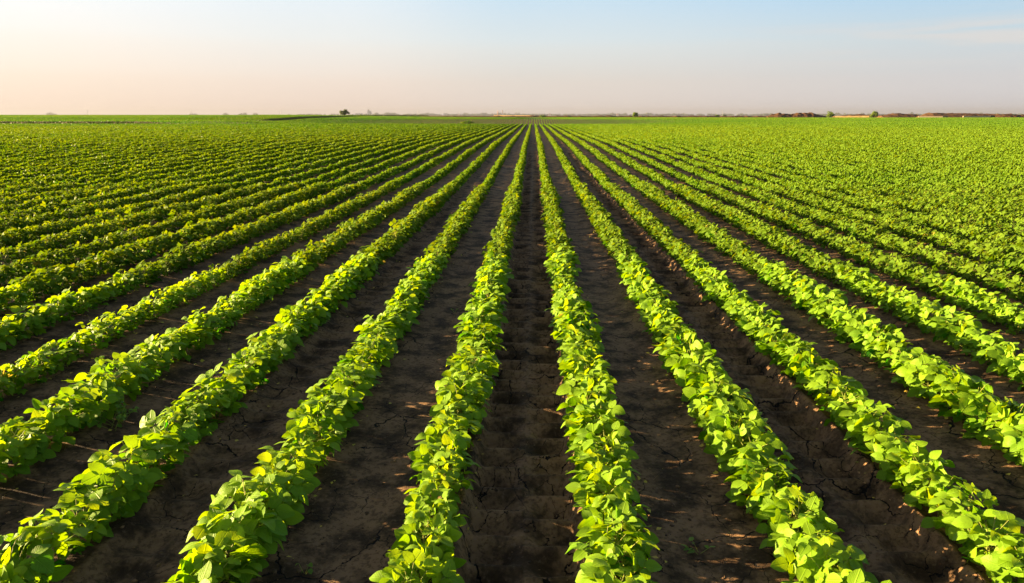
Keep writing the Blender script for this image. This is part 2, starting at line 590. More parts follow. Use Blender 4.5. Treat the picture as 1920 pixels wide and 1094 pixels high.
def soy_plants(base, scale, vig, lod, stems, r):
    """Leaves (and stems) of many plants. base (n,3), scale (n,), returns (leaf mesh arrays, stem arrays)."""
    n = len(base)
    NODES = 14
    az0 = r.uniform(0, 2 * np.pi, n)
    lean = r.normal(0, 0.10, (n, 2))
    lean[:, 0] -= 0.02
    H = r.normal(0.130, 0.014, n) * scale
    P0s, P1s, outs, zf, szs, sc = [], [], [], [], [], []
    for k in range(NODES):
        f = np.clip(0.10 + 0.90 * k / (NODES - 1) + r.normal(0, 0.03, n), 0.07, 1.04)
        az = az0 + k * 2.51 + r.normal(0, 0.45, n)
        p0 = base + np.stack([lean[:, 0] * H * f, lean[:, 1] * H * f, H * f], -1)
        mid = np.clip(1 - np.abs(f - 0.62) / 0.85, 0, 1)
        pl = (0.030 + 0.076 * mid) * scale * r.uniform(0.85, 1.15, n)
        el = R(20) + R(32) * f ** 2 + r.normal(0, 0.18, n)
        o = np.stack([np.cos(az), np.sin(az), np.zeros(n)], -1)
        p1 = p0 + o * (pl * np.cos(el))[:, None] + np.array([[0, 0, 1.0]]) * (pl * np.sin(el))[:, None]
        P0s.append(p0); P1s.append(p1); outs.append(o); zf.append(f)
        szs.append((0.041 + 0.023 * mid) * r.uniform(0.85, 1.2, n) * scale)
        sc.append(vig)
    P0 = np.concatenate(P0s); P1 = np.concatenate(P1s); o = np.concatenate(outs)
    f = np.concatenate(zf); L = np.concatenate(szs); vg = np.concatenate(sc)
    m = len(P1)
    nn = nrm(np.array([[0, 0, 1.0]]) * 0.58 + o * (0.85 - 0.40 * f)[:, None] + SUN_H[None] * 0.72 + r.normal(0, 0.28, (m, 3)))
    d = o + r.normal(0, 0.25, (m, 3)) * np.array([[1, 1, 0.6]])
    d, nn, s = perp_frame(d, nn)
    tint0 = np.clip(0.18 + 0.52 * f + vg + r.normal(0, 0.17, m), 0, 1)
    tint0 = np.where(r.random(m) < 0.012 * (1.10 - f), r.uniform(1.2, 1.7, m), tint0)
    LV, LF, LT, LU = [], [], [], []
    off = 0
    for lat, dirn, ln in ((0, d, 1.0), (1, d * 0.28 + s * 0.96, 0.90), (-1, d * 0.28 - s * 0.96, 0.90)):
        pos = P1 + (d * 0.24 * L[:, None] if lat == 0 else dirn * 0.05 * L[:, None])
        n2 = nrm(nn + r.normal(0, 0.28, (m, 3)) + (0.30 * lat) * s * 0.6)
        l2 = L * ln * r.uniform(0.85, 1.12, m)
        dr = np.clip(r.normal(0.20, 0.14, m), -0.1, 0.6)
        dd = dirn + r.normal(0, 0.16, (m, 3)) - np.array([[0, 0, 0.22]])
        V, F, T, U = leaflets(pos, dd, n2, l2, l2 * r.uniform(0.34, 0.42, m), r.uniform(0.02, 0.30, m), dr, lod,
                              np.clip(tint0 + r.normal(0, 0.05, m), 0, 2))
        LV.append(V); LF.append(F + off); LT.append(T); LU.append(U); off += len(V)
    leaf = (np.concatenate(LV), np.concatenate(LF), np.concatenate(LT), np.concatenate(LU))
    st = None
    if stems:
        top = base + np.stack([lean[:, 0] * H, lean[:, 1] * H, H], -1)
        low = base - np.array([[0, 0, 0.03]])
        A = np.concatenate([low, P0]); B = np.concatenate([top, P1])
        ra = np.concatenate([np.full(n, 0.0034), np.full(m, 0.0016)]); rb = np.concatenate([np.full(n, 0.0018), np.full(m, 0.0010)])
        st = tubes(A, B, ra, rb, 4 if lod == 'near' else 3)
    return leaf, st


ROW_SIZE = {}


def row_size(k):
    if k not in ROW_SIZE:
        ROW_SIZE[k] = {-5: 0.90, -4: 0.98, -2: 1.04, -1: 1.0, 0: 1.04, 1: 1.02, 2: 0.95}.get(k, 0.94 + 0.12 * float(hash2(k + 500, 3, 9)))
    return ROW_SIZE[k]


def row_x(k, y):
    return ROW_OFF + k * PITCH_ROW + 0.03 * (noise(y * 0.35, k * 5.3 + 0 * y, 71) - 0.5) + 0.03 * (noise(y * 1.6, k * 3.1 + 0 * y, 72) - 0.5)


def row_scale(k, y):
    return row_size(k) * (1 + 0.22 * (noise(y * 0.8, k * 9.7 + 0 * y, 73) - 0.5) + 0.20 * (noise(y * 3.4, k * 4.3 + 0 * y, 74) - 0.5))


def vigour(x, y):
    return 0.30 * fbm(x / 3.0, y / 6.0, 81, 3) + 0.45 * fbm(x / 26.0, y / 38.0, 84, 3)


def in_wedge(x, y, extra):
    return np.abs(x + 0.03 * y) < 0.80 * y + extra


# plants of the near rows, one by one
NEAR_END = 15.0
near = []
DY = 0.062
kmax = int((0.83 * NEAR_END + 3.5) / PITCH_ROW) + 2
for k in range(-kmax, kmax):
    y = np.arange(0.6, NEAR_END, DY) + rng.normal(0, 0.016, len(np.arange(0.6, NEAR_END, DY)))
    x = row_x(k, y) + rng.normal(0, 0.014, len(y))
    ok = in_wedge(x, y, 2.6) & (rng.random(len(y)) > 0.03)
    x = x[ok]; y = y[ok]
    near.append(np.stack([x, y, ground_z(x, y), row_scale(k, y) * rng.normal(1, 0.055, len(y)), np.full(len(y), k), vigour(x, y)], -1))
near = np.concatenate(near)
dist = np.sqrt(near[:, 0] ** 2 + near[:, 1] ** 2 + (CAM_Z - 0.2) ** 2)


def in_frame(x, y, z):
    P = np.stack([x, y, z - CAM_Z], -1) @ np.array(CAM_M)      # world -> camera axes
    px = 960 + FPX * P[:, 0] / np.maximum(-P[:, 2], 1e-6); py = 547 - FPX * P[:, 1] / np.maximum(-P[:, 2], 1e-6)
    return px, py, (-P[:, 2] > 0.1)


px, py, front = in_frame(near[:, 0], near[:, 1], near[:, 2] + 0.15)
vis = front & (px > -30) & (px < 1950) & (py < 1120)
order = np.argsort(np.where(vis, dist, 1e9))
single = np.zeros(len(near), bool)
single[order[:300]] = True

# a handful of plants are built with their parts; the nearest three hundred are copies of them
PROTO = 18
protos = []
for i in range(PROTO):
    r = np.random.default_rng(100 + i)
    (V, F, T, U), (SV, SF) = soy_plants(np.zeros((1, 3)), np.ones(1), np.zeros(1), 'near', True, r)
    protos.append((mesh_data('foliage', V, F, LEAF, T, U, True), mesh_data('stem', SV, SF, STEM, smooth=True)))
def row_name(k):
    side = 'left' if k < 0 else 'right'
    n = -k if k < 0 else k + 1
    o = ('', 'first', 'second', 'third', 'fourth', 'fifth', 'sixth', 'seventh')[n]
    return f'{o} row {side} of middle tyre track'


sel = order[:300]
used = {}
bands = {}
for k in sorted(set(near[sel, 4].astype(int))):
    ii = [i for i in sel if int(near[i, 4]) == k]
    ii.sort(key=lambda i: near[i, 1])
    for j, i in enumerate(ii):
        bands[i] = min(2, 3 * j // max(len(ii), 1))
BW = ('nearest the camera', 'just behind the nearest plants', 'farther up the row')
for i in sel:
    x, y, z, s, k, vg = near[i]
    p = int(rng.integers(PROTO))
    s = float(s)
    if p not in used:
        root = empty('soybean_plant', (x, y, z))
        fo = obj('foliage', protos[p][0], root); st = obj('stem', protos[p][1], root)
        used[p] = (root, fo, st)
    else:
        a, b, c = used[p]
        root = a.copy(); COL.objects.link(root)
        fo = b.copy(); COL.objects.link(fo); fo.parent = root
        st = c.copy(); COL.objects.link(st); st.parent = root
    root.location = (x, y, z)
    root.rotation_euler = (0, 0, float(rng.uniform(0, 6.283)))
    root.scale = (s, s, s)
    tag(root, f'soybean plant in {row_name(int(k))}, {BW[bands[i]]}', 'soybean plant', 'soybean plants in the foreground of the crop rows')

# the rest of the crop: one object nobody could count
parts = []; uvs = []; stems = []
rest = near[~single]; dr = dist[~single]
for lod, sel_ in (('near', dr < 7.5), ('mid', dr >= 7.5)):
    q = rest[sel_]
    leaf, st = soy_plants(q[:, :3], q[:, 3], q[:, 5], lod, True, rng)
    parts.append(leaf); stems.append(st)
    print(lod, len(q), len(leaf[1]))


def join(arrs):
    V = []; F = []; T = []; U = []; off = 0
    for a in arrs:
        V.append(a[0]); F.append(a[1] + off); off += len(a[0])
        if len(a) > 2:
            T.append(a[2]); U.append(a[3])
    return np.concatenate(V), np.concatenate(F), (np.concatenate(T) if T else None), (np.concatenate(U) if U else None)


def far_leaves():
    """Leaves of the rows beyond the near ones, scattered through each row's own cross-section."""
    out = []
    edges = np.concatenate([np.geomspace(NEAR_END, 112, 16), np.geomspace(150, 235, 6), [265, 312]])
    for a, b in zip(edges[:-1], edges[1:]):
        yc = math.sqrt(a * b)
        gap = a > 111 and b < 151
        s = max(1.0, (yc / 20.0)) ** (0.47 if yc < 130 else 0.38)
        dens = (400.0 if yc < 130 else 260.0) / s ** 2.0 * (0.12 if gap else 1.0)
        halfw = 0.83 * b + 4
        k0 = int(halfw / PITCH_ROW) + 1
        ks = np.arange(-k0 - int(0.03 * b / 0.7), k0)
        n = int(dens * (b - a) * len(ks))
        y = rng.uniform(a, b, n)
        k = rng.choice(ks, n)
        keep = in_wedge(k * PITCH_ROW, y, 4) & ~bare(k * PITCH_ROW, y)
        y = y[keep]; k = k[keep]
        # field edge in front of the far bank
        n = len(y)
        if not n:
            continue
        rs = 0.94 + 0.12 * hash2(k.astype(np.int64) + 500, 3, 9)
        rs = rs * (1 + 0.22 * (noise(y * 0.8, k * 9.7, 73) - 0.5) + 0.42 * (noise(y * 2.6, k * 4.3, 74) - 0.5))
        cx = ROW_OFF + k * PITCH_ROW + 0.03 * (noise(y * 0.35, k * 5.3, 71) - 0.5) + 0.03 * (noise(y * 1.6, k * 3.1, 72) - 0.5)
        th = rng.uniform(-0.15 * np.pi, 1.15 * np.pi, n)
        rad = np.sqrt(rng.uniform(0.25, 1.0, n)) * rng.normal(1, 0.10, n)
        dx = np.cos(th) * (0.108 if yc < 130 else 0.09) * rad * rs; dz = 0.085 * rs + np.sin(th) * 0.098 * rad * rs + 0.045 * (noise((cx + dx) * 6.5, y * 5.5, 75) - 0.55)
        x = cx + dx
        young = sstep(160, 172, y) * (1 - sstep(228, 240, y)) * sstep(-75, -55, x)      # thinner plants on the far slope
        dz = dz * (1 - 0.28 * young)
        x = cx + dx * (1 - 0.25 * young)
        z = terrain(x, y) + np.maximum(dz, 0.045)
        o = np.stack([np.cos(th), rng.normal(0, 0.4, n), np.zeros(n)], -1)
        nn = np.array([[0, 0, 0.58]]) + o * 0.65 + SUN_H[None] * 0.70 + rng.normal(0, 0.40, (n, 3))
        d = o * 0.6 + rng.normal(0, 0.6, (n, 3)) - np.array([[0, 0, 0.25]])
        L = rng.uniform(0.046, 0.078, n) * s * (1 - 0.3 * young)
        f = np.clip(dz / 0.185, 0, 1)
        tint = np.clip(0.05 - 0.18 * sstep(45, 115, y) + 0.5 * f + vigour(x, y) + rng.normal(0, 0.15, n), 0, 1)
        P = np.stack([x, y, z], -1) - nrm(d) * (0.4 * L)[:, None]
        out.append(leaflets(P, d, nn, L, L * 0.42, rng.uniform(0, 0.35, n), rng.uniform(0, 0.35, n), 'far', tint))
        print('far', round(a), round(b), n)
    return out


crop = empty('soybean_crop', (0, 0, 0))
tag(crop, 'long straight rows of green soybean plants running to the far end of the field', 'soybean crop', kind='stuff')
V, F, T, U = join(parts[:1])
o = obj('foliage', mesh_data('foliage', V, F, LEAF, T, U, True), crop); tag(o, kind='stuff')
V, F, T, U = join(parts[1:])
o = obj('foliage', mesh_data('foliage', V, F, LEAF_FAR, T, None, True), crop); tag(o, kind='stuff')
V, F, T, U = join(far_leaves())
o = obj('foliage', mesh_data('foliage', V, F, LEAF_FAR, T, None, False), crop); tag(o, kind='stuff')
V, F, _, _ = join(stems)
o = obj('stem', mesh_data('stem', V, F, STEM), crop); tag(o, kind='stuff')

def shade_strips():
    """Dark blades put in for the shade along the two strips left without crop."""
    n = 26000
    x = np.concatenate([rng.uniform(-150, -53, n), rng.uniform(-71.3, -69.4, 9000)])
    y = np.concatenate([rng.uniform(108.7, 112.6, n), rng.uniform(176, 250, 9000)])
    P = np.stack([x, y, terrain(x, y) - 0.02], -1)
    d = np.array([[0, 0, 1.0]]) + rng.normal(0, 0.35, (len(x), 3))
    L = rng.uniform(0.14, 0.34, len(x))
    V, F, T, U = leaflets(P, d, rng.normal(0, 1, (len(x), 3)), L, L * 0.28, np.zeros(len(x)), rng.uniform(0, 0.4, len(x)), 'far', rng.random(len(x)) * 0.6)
    o = obj('dark_shade_strips', mesh_data('dark_shade_strips', V, F, TREE_LEAF, T))  # dark leaf colour paints the shade of the crop wall and step face
    tag(o, 'dark green blades standing in for shade along the uncropped strips at the left', None, kind='stuff')


shade_strips()

# ---------------------------------------------------------------- soil details near the camera
def clods(n, name, label, mat, smin, smax, flat, yr, sel=None):
    y = yr[0] + (yr[1] - yr[0]) * rng.random(n) ** 1.3
    x = rng.uniform(-1, 1, n) * (0.80 * y + 0.6)
    if sel is not None:
        x, y = sel(x, y)
        n = len(x)
    z = ground_z(x, y)
    th = np.array([[0.0, 0, 1]] + [[math.cos(a), math.sin(a), 0.0] for a in np.arange(6) * math.pi / 3] + [[0, 0, -1.0]])
    base = th[None] * rng.uniform(0.6, 1.2, (n, 8, 1))
    s = smin + (smax - smin) * rng.random(n) ** 3
    base = base * s[:, None, None] * np.array([1, 1, flat])[None, None]
    a = rng.uniform(0, 6.28, n); c, q = np.cos(a)[:, None], np.sin(a)[:, None]
    V = np.stack([base[..., 0] * c - base[..., 1] * q, base[..., 0] * q + base[..., 1] * c, base[..., 2]], -1)
    V += np.stack([x, y, z + s * flat * 0.25], -1)[:, None]
    T = []
    for k in range(6):
        T.append((0, 1 + k, 1 + (k + 1) % 6)); T.append((7, 1 + (k + 1) % 6, 1 + k))
    F = (np.arange(n)[:, None, None] * 8 + np.array(T)[None]).reshape(-1, 3)
    o = obj(name, mesh_data(name, V.reshape(-1, 3), F, mat, np.repeat(rng.random(n) ** 2, 8), None, True))
    tag(o, label, None, kind='stuff')


clods(5200, 'soil_crumbs', 'small crumbs and clods scattered over the dark cracked soil', CLOD, 0.003, 0.014, 0.6, (1.9, 11.0))


def fallen_leaves():
    n = 2600
    k = rng.integers(-9, 9, n); y = 1.8 + 11 * rng.random(n)
    x = row_x(k, y) + np.where(rng.random(n) < 0.5, -1, 1) * np.abs(rng.normal(0.12, 0.055, n))
    P = np.stack([x, y, ground_z(x, y) + rng.uniform(0.004, 0.03, n)], -1)
    d = rng.normal(0, 1, (n, 3)) * np.array([[1, 1, 0.1]])
    nn = np.array([[0, 0, 1.0]]) + rng.normal(0, 0.35, (n, 3))
    L = rng.uniform(0.012, 0.030, n)
    V, F, T, U = leaflets(P, d, nn, L, L * 0.4, rng.uniform(0, 0.3, n), rng.uniform(0, 0.3, n), 'mid', rng.random(n))
    o = obj('fallen_leaves', mesh_data('fallen_leaves', V, F, FALLEN, T, U, True))
    tag(o, 'small yellow fallen leaves lying along the feet of the rows', None, kind='stuff')
    n = 900
    y = 1.9 + 8 * rng.random(n); x = rng.uniform(-1, 1, n) * (0.8 * y + 0.5)
    z = ground_z(x, y) + 0.004
    a = rng.uniform(0, 6.28, n); l = rng.uniform(0.01, 0.05, n)
    A = np.stack([x, y, z], -1); B = A + np.stack([np.cos(a) * l, np.sin(a) * l, rng.uniform(0, 0.012, n)], -1)
    V, F = tubes(A, B, np.full(n, 0.0012), np.full(n, 0.0008))
    o = obj('straw_bits', mesh_data('straw_bits', V, F, CLOD, np.repeat(rng.uniform(0.5, 1, n), 6)))
    tag(o, 'bits of dry straw and stalk scattered on the soil', None, kind='stuff')


fallen_leaves()


def on_ground(px, py, h=0.0):
    v = pix_dir(px, py)
    t = 3.0
    for _ in range(30):
        p = np.array([0, 0, CAM_Z]) + v * t
        t += (p[2] - float(ground_z(p[0], p[1])) - h) / max(-v[2], 1e-3) * 0.8
    return np.array([0, 0, CAM_Z]) + v * t


def weed(px, py, hgt, spread, nst, nlf, leafL, label, seed):
    r = np.random.default_rng(seed)
    p = on_ground(px, py)
    root = empty('weed', p)
    tag(root, label, 'weed')
    A, B = [], []
    LP, LD = [], []
    for s in range(nst):
        a = r.uniform(0, 6.28); l = r.uniform(0.3, 1.0)
        tip = np.array([math.cos(a) * spread * l, math.sin(a) * spread * l, hgt * r.uniform(0.6, 1.0)])
        b = np.array([r.normal(0, 0.15 * spread), r.normal(0, 0.15 * spread), -0.01])
        A.append(b); B.append(tip)
        for q in range(nlf):
            f = r.uniform(0.35, 1.0) if q else 1.0
            LP.append(b + (tip - b) * f); LD.append([math.cos(a + r.normal(0, 1.2)), math.sin(a + r.normal(0, 1.2)), r.normal(0.0, 0.3)])
    A = np.array(A); B = np.array(B); LP = np.array(LP); LD = np.array(LD); n = len(LP)
    V, F = tubes(A, B, np.full(len(A), 0.0018), np.full(len(A), 0.001))
    obj('stem', mesh_data('stem', V, F, STEM), root)
    L = leafL * r.uniform(0.6, 1.2, n)
    V, F, T, U = leaflets(LP, LD, np.array([[0, 0, 1.0]]) + r.normal(0, 0.4, (n, 3)), L, L * 0.36, r.uniform(0, 0.4, n), r.uniform(0, 0.4, n), 'near', r.random(n))
    obj('foliage', mesh_data('foliage', V, F, WEED_LEAF, T, U, True), root)
    return root


weed(1311, 1038, 0.045, 0.05, 4, 2, 0.028, 'small weed seedling alone on cracked soil near the bottom edge, right of the middle track', 1)
weed(218, 800, 0.12, 0.16, 16, 6, 0.026, 'low bushy weed with tiny leaves growing on soil beside a left hand row', 2)
weed(572, 1076, 0.04, 0.04, 3, 2, 0.022, 'tiny green sprout on bare soil at the bottom edge, left of the middle track', 3)
weed(852, 586, 0.03, 0.03, 3, 2, 0.02, 'tiny two leaved sprout on the bare soil strip left of the middle track', 4)


# ---------------------------------------------------------------- trees and shrubs at the far edge
def leaf_cloud(clumps, n, size, r, squash=1.0):
    """clumps: list of (x, y, z, rx, rz). Small leaf faces through each clump, denser at its skin."""
    C = np.array(clumps); k = r.choice(len(C), n, p=(C[:, 3] ** 2) / np.sum(C[:, 3] ** 2))
    u = nrm(r.normal(0, 1, (n, 3))); rad = r.uniform(0.25, 1.0, n) ** 0.45
    P = C[k, :3] + u * rad[:, None] * np.stack([C[k, 3], C[k, 3], C[k, 4]], -1) + r.normal(0, 0.06, (n, 3)) * C[k, 3][:, None]
    nn = u + np.array([[0, 0, 0.5]]) + r.normal(0, 0.5, (n, 3))
    d = r.normal(0, 1, (n, 3))
    L = size * r.uniform(0.6, 1.3, n)
    t = np.clip(0.5 + 0.25 * r.normal(0, 1, len(C))[k] + r.normal(0, 0.15, n), 0, 1)
    return leaflets(P, d, nn, L, L * 0.38, np.zeros(n), r.uniform(0, 0.4, n), 'far', t)


def tree(px, D, wpx, top_py, name, label, cat, mat, lobes, seed, group=None, trunk_h=0.3, nl=5200, ls=0.045):
    r = np.random.default_rng(seed)
    x, zt = at(px, D, top_py)
    zb = float(terrain(x, D))
    w = wpx / FPX * D; h = zt - zb
    root = empty(name, (x, D, zb))
    tag(root, label, cat, group)
    cl = []
    for lx, lz, lr in lobes:                       # main lobes, in units of half width / height
        cx, cz, cr = lx * w / 2, lz * h, lr * w / 2
        for q in range(14):
            u = nrm(r.normal(0, 1, 3)); u = u * r.uniform(0.3, 0.85)
            cl.append((cx + u[0] * cr, u[1] * cr, max(cz + u[2] * cr * h / w * 1.3, 0.06 * h), cr * r.uniform(0.28, 0.5), cr * r.uniform(0.26, 0.46) * min(1.2, h / w * 1.3)))
    V, F, T, U = leaf_cloud(cl, nl, w * ls, r)
    obj('crown', mesh_data('crown', V, F, mat, T), root)
    A = [[0, 0, -0.2]]; B = [[0, 0, h * trunk_h]]; ra = [w * 0.045]; rb = [w * 0.032]
    for lx, lz, lr in lobes:
        A.append([0, 0, h * trunk_h * 0.9]); B.append([lx * w / 2, r.normal(0, 0.1 * w), lz * h]); ra.append(w * 0.026); rb.append(w * 0.008)
    V, F = tubes(np.array(A, float), np.array(B, float), np.array(ra), np.array(rb), 7)
    obj('trunk', mesh_data('trunk', V, F, BARK), root)
    return root


tree(645.5, 372, 22, 205.0, 'tree', 'dark green bushy tree with two rounded lobes, alone on the horizon left of centre', 'tree', TREE_LEAF,
     [(-0.35, 0.55, 0.55), (0.05, 0.68, 0.50), (0.48, 0.48, 0.50), (-0.1, 0.3, 0.6)], 21)
G = 'round shrubs along the far edge of the field'
tree(1191, 338, 15, 209.8, 'shrub', 'small round green shrub alone on the far field edge, just right of centre', 'shrub', SHRUB_LEAF, [(0, 0.55, 0.62), (-0.35, 0.35, 0.45), (0.4, 0.3, 0.4)], 22, G, 0.2)
tree(1557.5, 318, 17, 208.8, 'shrub', 'round green shrub at the right end of the rough brown soil heap', 'shrub', SHRUB_LEAF, [(0, 0.55, 0.75), (-0.35, 0.4, 0.45), (0.4, 0.42, 0.5)], 23, G, 0.2)
tree(1639.5, 322, 17, 207.8, 'shrub', 'round green shrub standing in front of low brown mounds, nearest the right edge', 'shrub', SHRUB_LEAF, [(0.1, 0.6, 0.7), (-0.4, 0.35, 0.45), (0.4, 0.45, 0.5)], 24, G, 0.2)
tree(1345, 350, 11, 214.0, 'shrub', 'low spreading yellowish shrub left of a smaller darker one on the field edge', 'shrub', SHRUB_LEAF, [(-0.2, 0.5, 0.5), (0.45, 0.4, 0.45)], 25, G, 0.2)
tree(1359, 352, 8, 214.6, 'shrub', 'small dark shrub close beside a low spreading yellowish one on the field edge', 'shrub', TREE_LEAF, [(-0.2, 0.5, 0.5), (0.4, 0.45, 0.5)], 26, G, 0.2)
tree(1017, 340, 14, 215.0, 'shrub', 'low green shrub on the brown bank straight above the rows\' vanishing point', 'shrub', SHRUB_LEAF, [(-0.4, 0.5, 0.45), (0.45, 0.5, 0.5), (0.0, 0.35, 0.5)], 27, G, 0.2)
tree(876, 109, 30, 225.2, 'weed_clump', 'pale green clump of taller weeds among the rows where the near field ends', 'weeds', LEAF_FAR, [(-0.6, 0.45, 0.3), (-0.2, 0.6, 0.3), (0.2, 0.7, 0.3), (0.6, 0.5, 0.3)], 28, None, 0.2, 420, 0.05)


def hedge(px0, px1, D, top, label, seed, mat):
    r = np.random.default_rng(seed)
    xs = [at(p, D)[0] for p in np.linspace(px0, px1, 40)]
    zc = [float(terrain(x, D)) for x in xs]
    hs = [max(0.15, at(px0, D, top + 0.5 * math.sin(i * 1.7) * r.random())[1] - z) for i, z in enumerate(zc)]
    x0 = xs[len(xs) // 2]; zb = zc[len(xs) // 2]
    root = empty('hedge', (x0, D, zb)); tag(root, label, 'hedge')
    w = abs(xs[-1] - xs[0]) / 40
    cl = [(x - x0 + r.normal(0, 0.3 * w), r.normal(0, 0.5), z - zb + h * r.uniform(0.2, 0.55), w * 0.9, h * 0.5) for x, z, h in zip(xs, zc, hs) for _ in range(4)]
    V, F, T, U = leaf_cloud(cl, 7000, 0.45, r)
    obj('foliage', mesh_data('foliage', V, F, mat, T), root)
    A = np.array([[x - x0, 0, z - zb - 0.1] for x, z in zip(xs, zc)]); B = A + np.array([[0, 0, 1.0]]) * (0.5 * np.array(hs) + 0.1)[:, None]
    V, F = tubes(A, B, np.full(40, 0.06), np.full(40, 0.03), 5)
    obj('stems', mesh_data('stems', V, F, BARK), root)


hedge(652, 800, 386, 216.2, 'low dark green hedge along the horizon right of the bushy tree', 31, TREE_LEAF)


# ---------------------------------------------------------------- heaps of dug soil
def soil_mat(name, a, b, c, sc):
    M = Mat(name)
    P = M.pos()
    n1 = M.noise(P, 0.5 * sc, 5, 0.6); n2 = M.noise(P, 3.0 * sc, 5, 0.6)
    col = M.mix(M.ramp(n1.outputs[0], 0.35, 0.65), a, b)
    col = M.mix(M.ramp(n2.outputs[0], 0.5, 0.75), col, c)
    return M.finish(M.principled(col, 0.9, 0.1, M.bump(n2.outputs[0], 1.0, 0.3)))


HEAP = soil_mat('dug_soil', (0.040, 0.021, 0.011), (0.105, 0.055, 0.024), (0.15, 0.085, 0.04), 1.0)
BANK = soil_mat('bank_soil', (0.06, 0.034, 0.02), (0.12, 0.066, 0.034), (0.07, 0.08, 0.02), 0.6)


def ridge_mesh(prof, D, width, rough, seed, step=0.25, foot=0.4):
    """Long heap whose top line follows (px, py) points, solid down to the ground."""
    pxs = np.array([p for p, _ in prof]); pys = np.array([q for _, q in prof])
    x0 = at(pxs[0], D)[0]; x1 = at(pxs[-1], D)[0]
    nx = max(12, int((x1 - x0) / step)); ny = 26
    X = np.linspace(x0, x1, nx)
    px_of = 1000 + (pxs - 1000)
    col = np.interp(X, [at(p, D)[0] for p in pxs], pys)
    top = CAM_Z + (217.0 - col) * D / FPX
    gz = terrain(X, np.full(nx, D))
    h = np.maximum(top - gz, 0.05)
    v = np.linspace(-1, 1, ny)
    Xg = np.repeat(X[:, None], ny, 1); Yg = D + v[None, :] * width / 2 * (0.7 + 0.3 * np.minimum(h / 1.5, 1.2))[:, None]
    base = (1 - np.abs(v[None, :]) ** 1.7)
    Zg = gz[:, None] - 0.15 + (h[:, None] + 0.15) * base
    Zg = Zg + rough * h[:, None] * base * (2.2 * fbm(Xg / 1.7, Yg / 1.7, seed, 5))
    Xg = Xg + rough * 0.8 * fbm(Xg / 1.1, Yg / 1.1, seed + 9, 3)
    V = np.stack([Xg, Yg, Zg], -1)
    ends = np.array([[x0 - foot, D, gz[0] - 0.15], [x1 + foot, D, gz[-1] - 0.15]])
    V = np.concatenate([V.reshape(-1, 3), ends])
    i = np.arange(nx - 1)[:, None] * ny + np.arange(ny - 1)[None]
    Q = np.stack([i, i + ny, i + ny + 1, i + 1], -1).reshape(-1, 4)
    b = np.arange(nx - 1) * ny
    bot = np.stack([b, b + ny - 1, b + 2 * ny - 1, b + ny], -1)
    cap = [[nx * ny, k, k + 1, k + 1] for k in range(0)]
    e0 = [(nx * ny, k + 1, k) for k in range(ny - 1)] + [(nx * ny + 1, (nx - 1) * ny + k, (nx - 1) * ny + k + 1) for k in range(ny - 1)]
    me = bpy.data.meshes.new('soil')
    me.from_pydata(V.tolist(), [], [tuple(q) for q in Q.tolist()] + [tuple(q) for q in bot.tolist()] + e0)
    me.polygons.foreach_set('use_smooth', np.ones(len(me.polygons), bool))
    me.update()
    return me


def heap(prof, D, width, rough, label, seed, mat=HEAP):
    me = ridge_mesh(prof, D, width, rough, seed)
    me.materials.append(mat)
    o = obj('soil_heap', me)
    tag(o, label, 'soil heap', 'heaps of dug brown soil at the field edge')


heap([(1438, 217.6), (1450, 215.2), (1458, 212.8), (1466, 214), (1478, 215), (1490, 213.6), (1500, 211.8), (1512, 212.4), (1520, 212.6), (1530, 215.6), (1546, 217.8)], 345, 9, 0.42,
     'rough lumpy reddish brown soil heap standing apart, left of the shrub pair', 41)
heap([(1566, 218), (1580, 217), (1592, 216), (1612, 214.9), (1625, 215.6), (1645, 216.4), (1656, 217.4)], 430, 14, 0.2,
     'low flat brown soil mound between the two right hand shrubs', 42)
heap([(1650, 217.2), (1662, 215.4), (1674, 213.2), (1686, 212.8), (1697, 214.4), (1718, 214.9), (1724, 217.4)], 372, 12, 0.16,
     'smooth brown soil mound just right of the right hand shrub', 43)
heap([(1727, 217.6), (1733, 215), (1741, 212.2), (1755, 212.4), (1763, 213.2), (1776, 213), (1800, 212.8), (1815, 213.1), (1832, 214), (1860, 214), (1868, 216), (1876, 217.6)], 362, 14, 0.16,
     'longest brown soil mound, with two pale slabs lying at its foot', 44)
heap([(1858, 217.4), (1870, 215), (1884, 213.8), (1894, 213.7), (1906, 215.8), (1925, 215.4), (1950, 214.5), (1990, 217)], 340, 9, 0.34,
     'dark rough brown soil mound cut by the right edge of the photo', 45)
me = ridge_mesh([(786, 217.6)] + [(p, 217.9 + 0.5 * math.sin(p * 0.9) * random.random() - (0.9 if 980 < p < 1180 and random.random() < 0.5 else 0.2)) for p in range(800, 1440, 9)] + [(1446, 217.6)], 346, 5, 0.5, 46, 0.5)
me.materials.append(BANK)
tag(obj('soil_bank', me), kind='structure')

m = Mat('weathered_concrete')
nz = m.noise(m.pos(), 2.0, 4)
CONC = m.finish(m.principled(m.mix(nz.outputs[0], (0.24, 0.20, 0.15), (0.34, 0.28, 0.21)), 0.85, 0.2))
m = Mat('dark_end')
nz = m.noise(m.pos(), 3.0, 3)
DARK = m.finish(m.principled(m.mix(nz.outputs[0], (0.012, 0.011, 0.010), (0.03, 0.027, 0.024)), 0.7, 0.2))


def box(V, F, x0, x1, y0, y1, z0, z1):
    o = len(V)
    V += [(x, y, z) for z in (z0, z1) for y in (y0, y1) for x in (x0, x1)]
    F += [tuple(o + k for k in q) for q in ((0, 2, 3, 1), (4, 5, 7, 6), (0, 1, 5, 4), (2, 6, 7, 3), (0, 4, 6, 2), (1, 3, 7, 5))]


def part(name, boxes, mat, parent, extra=None, bevel=0.0):
    V, F = [], []
    for b in boxes:
        box(V, F, *b)
    if extra:
        extra(V, F)
    me = bpy.data.meshes.new(name)
    me.from_pydata(V, [], F); me.update()
    me.materials.append(mat)
    return obj(name, me, parent)


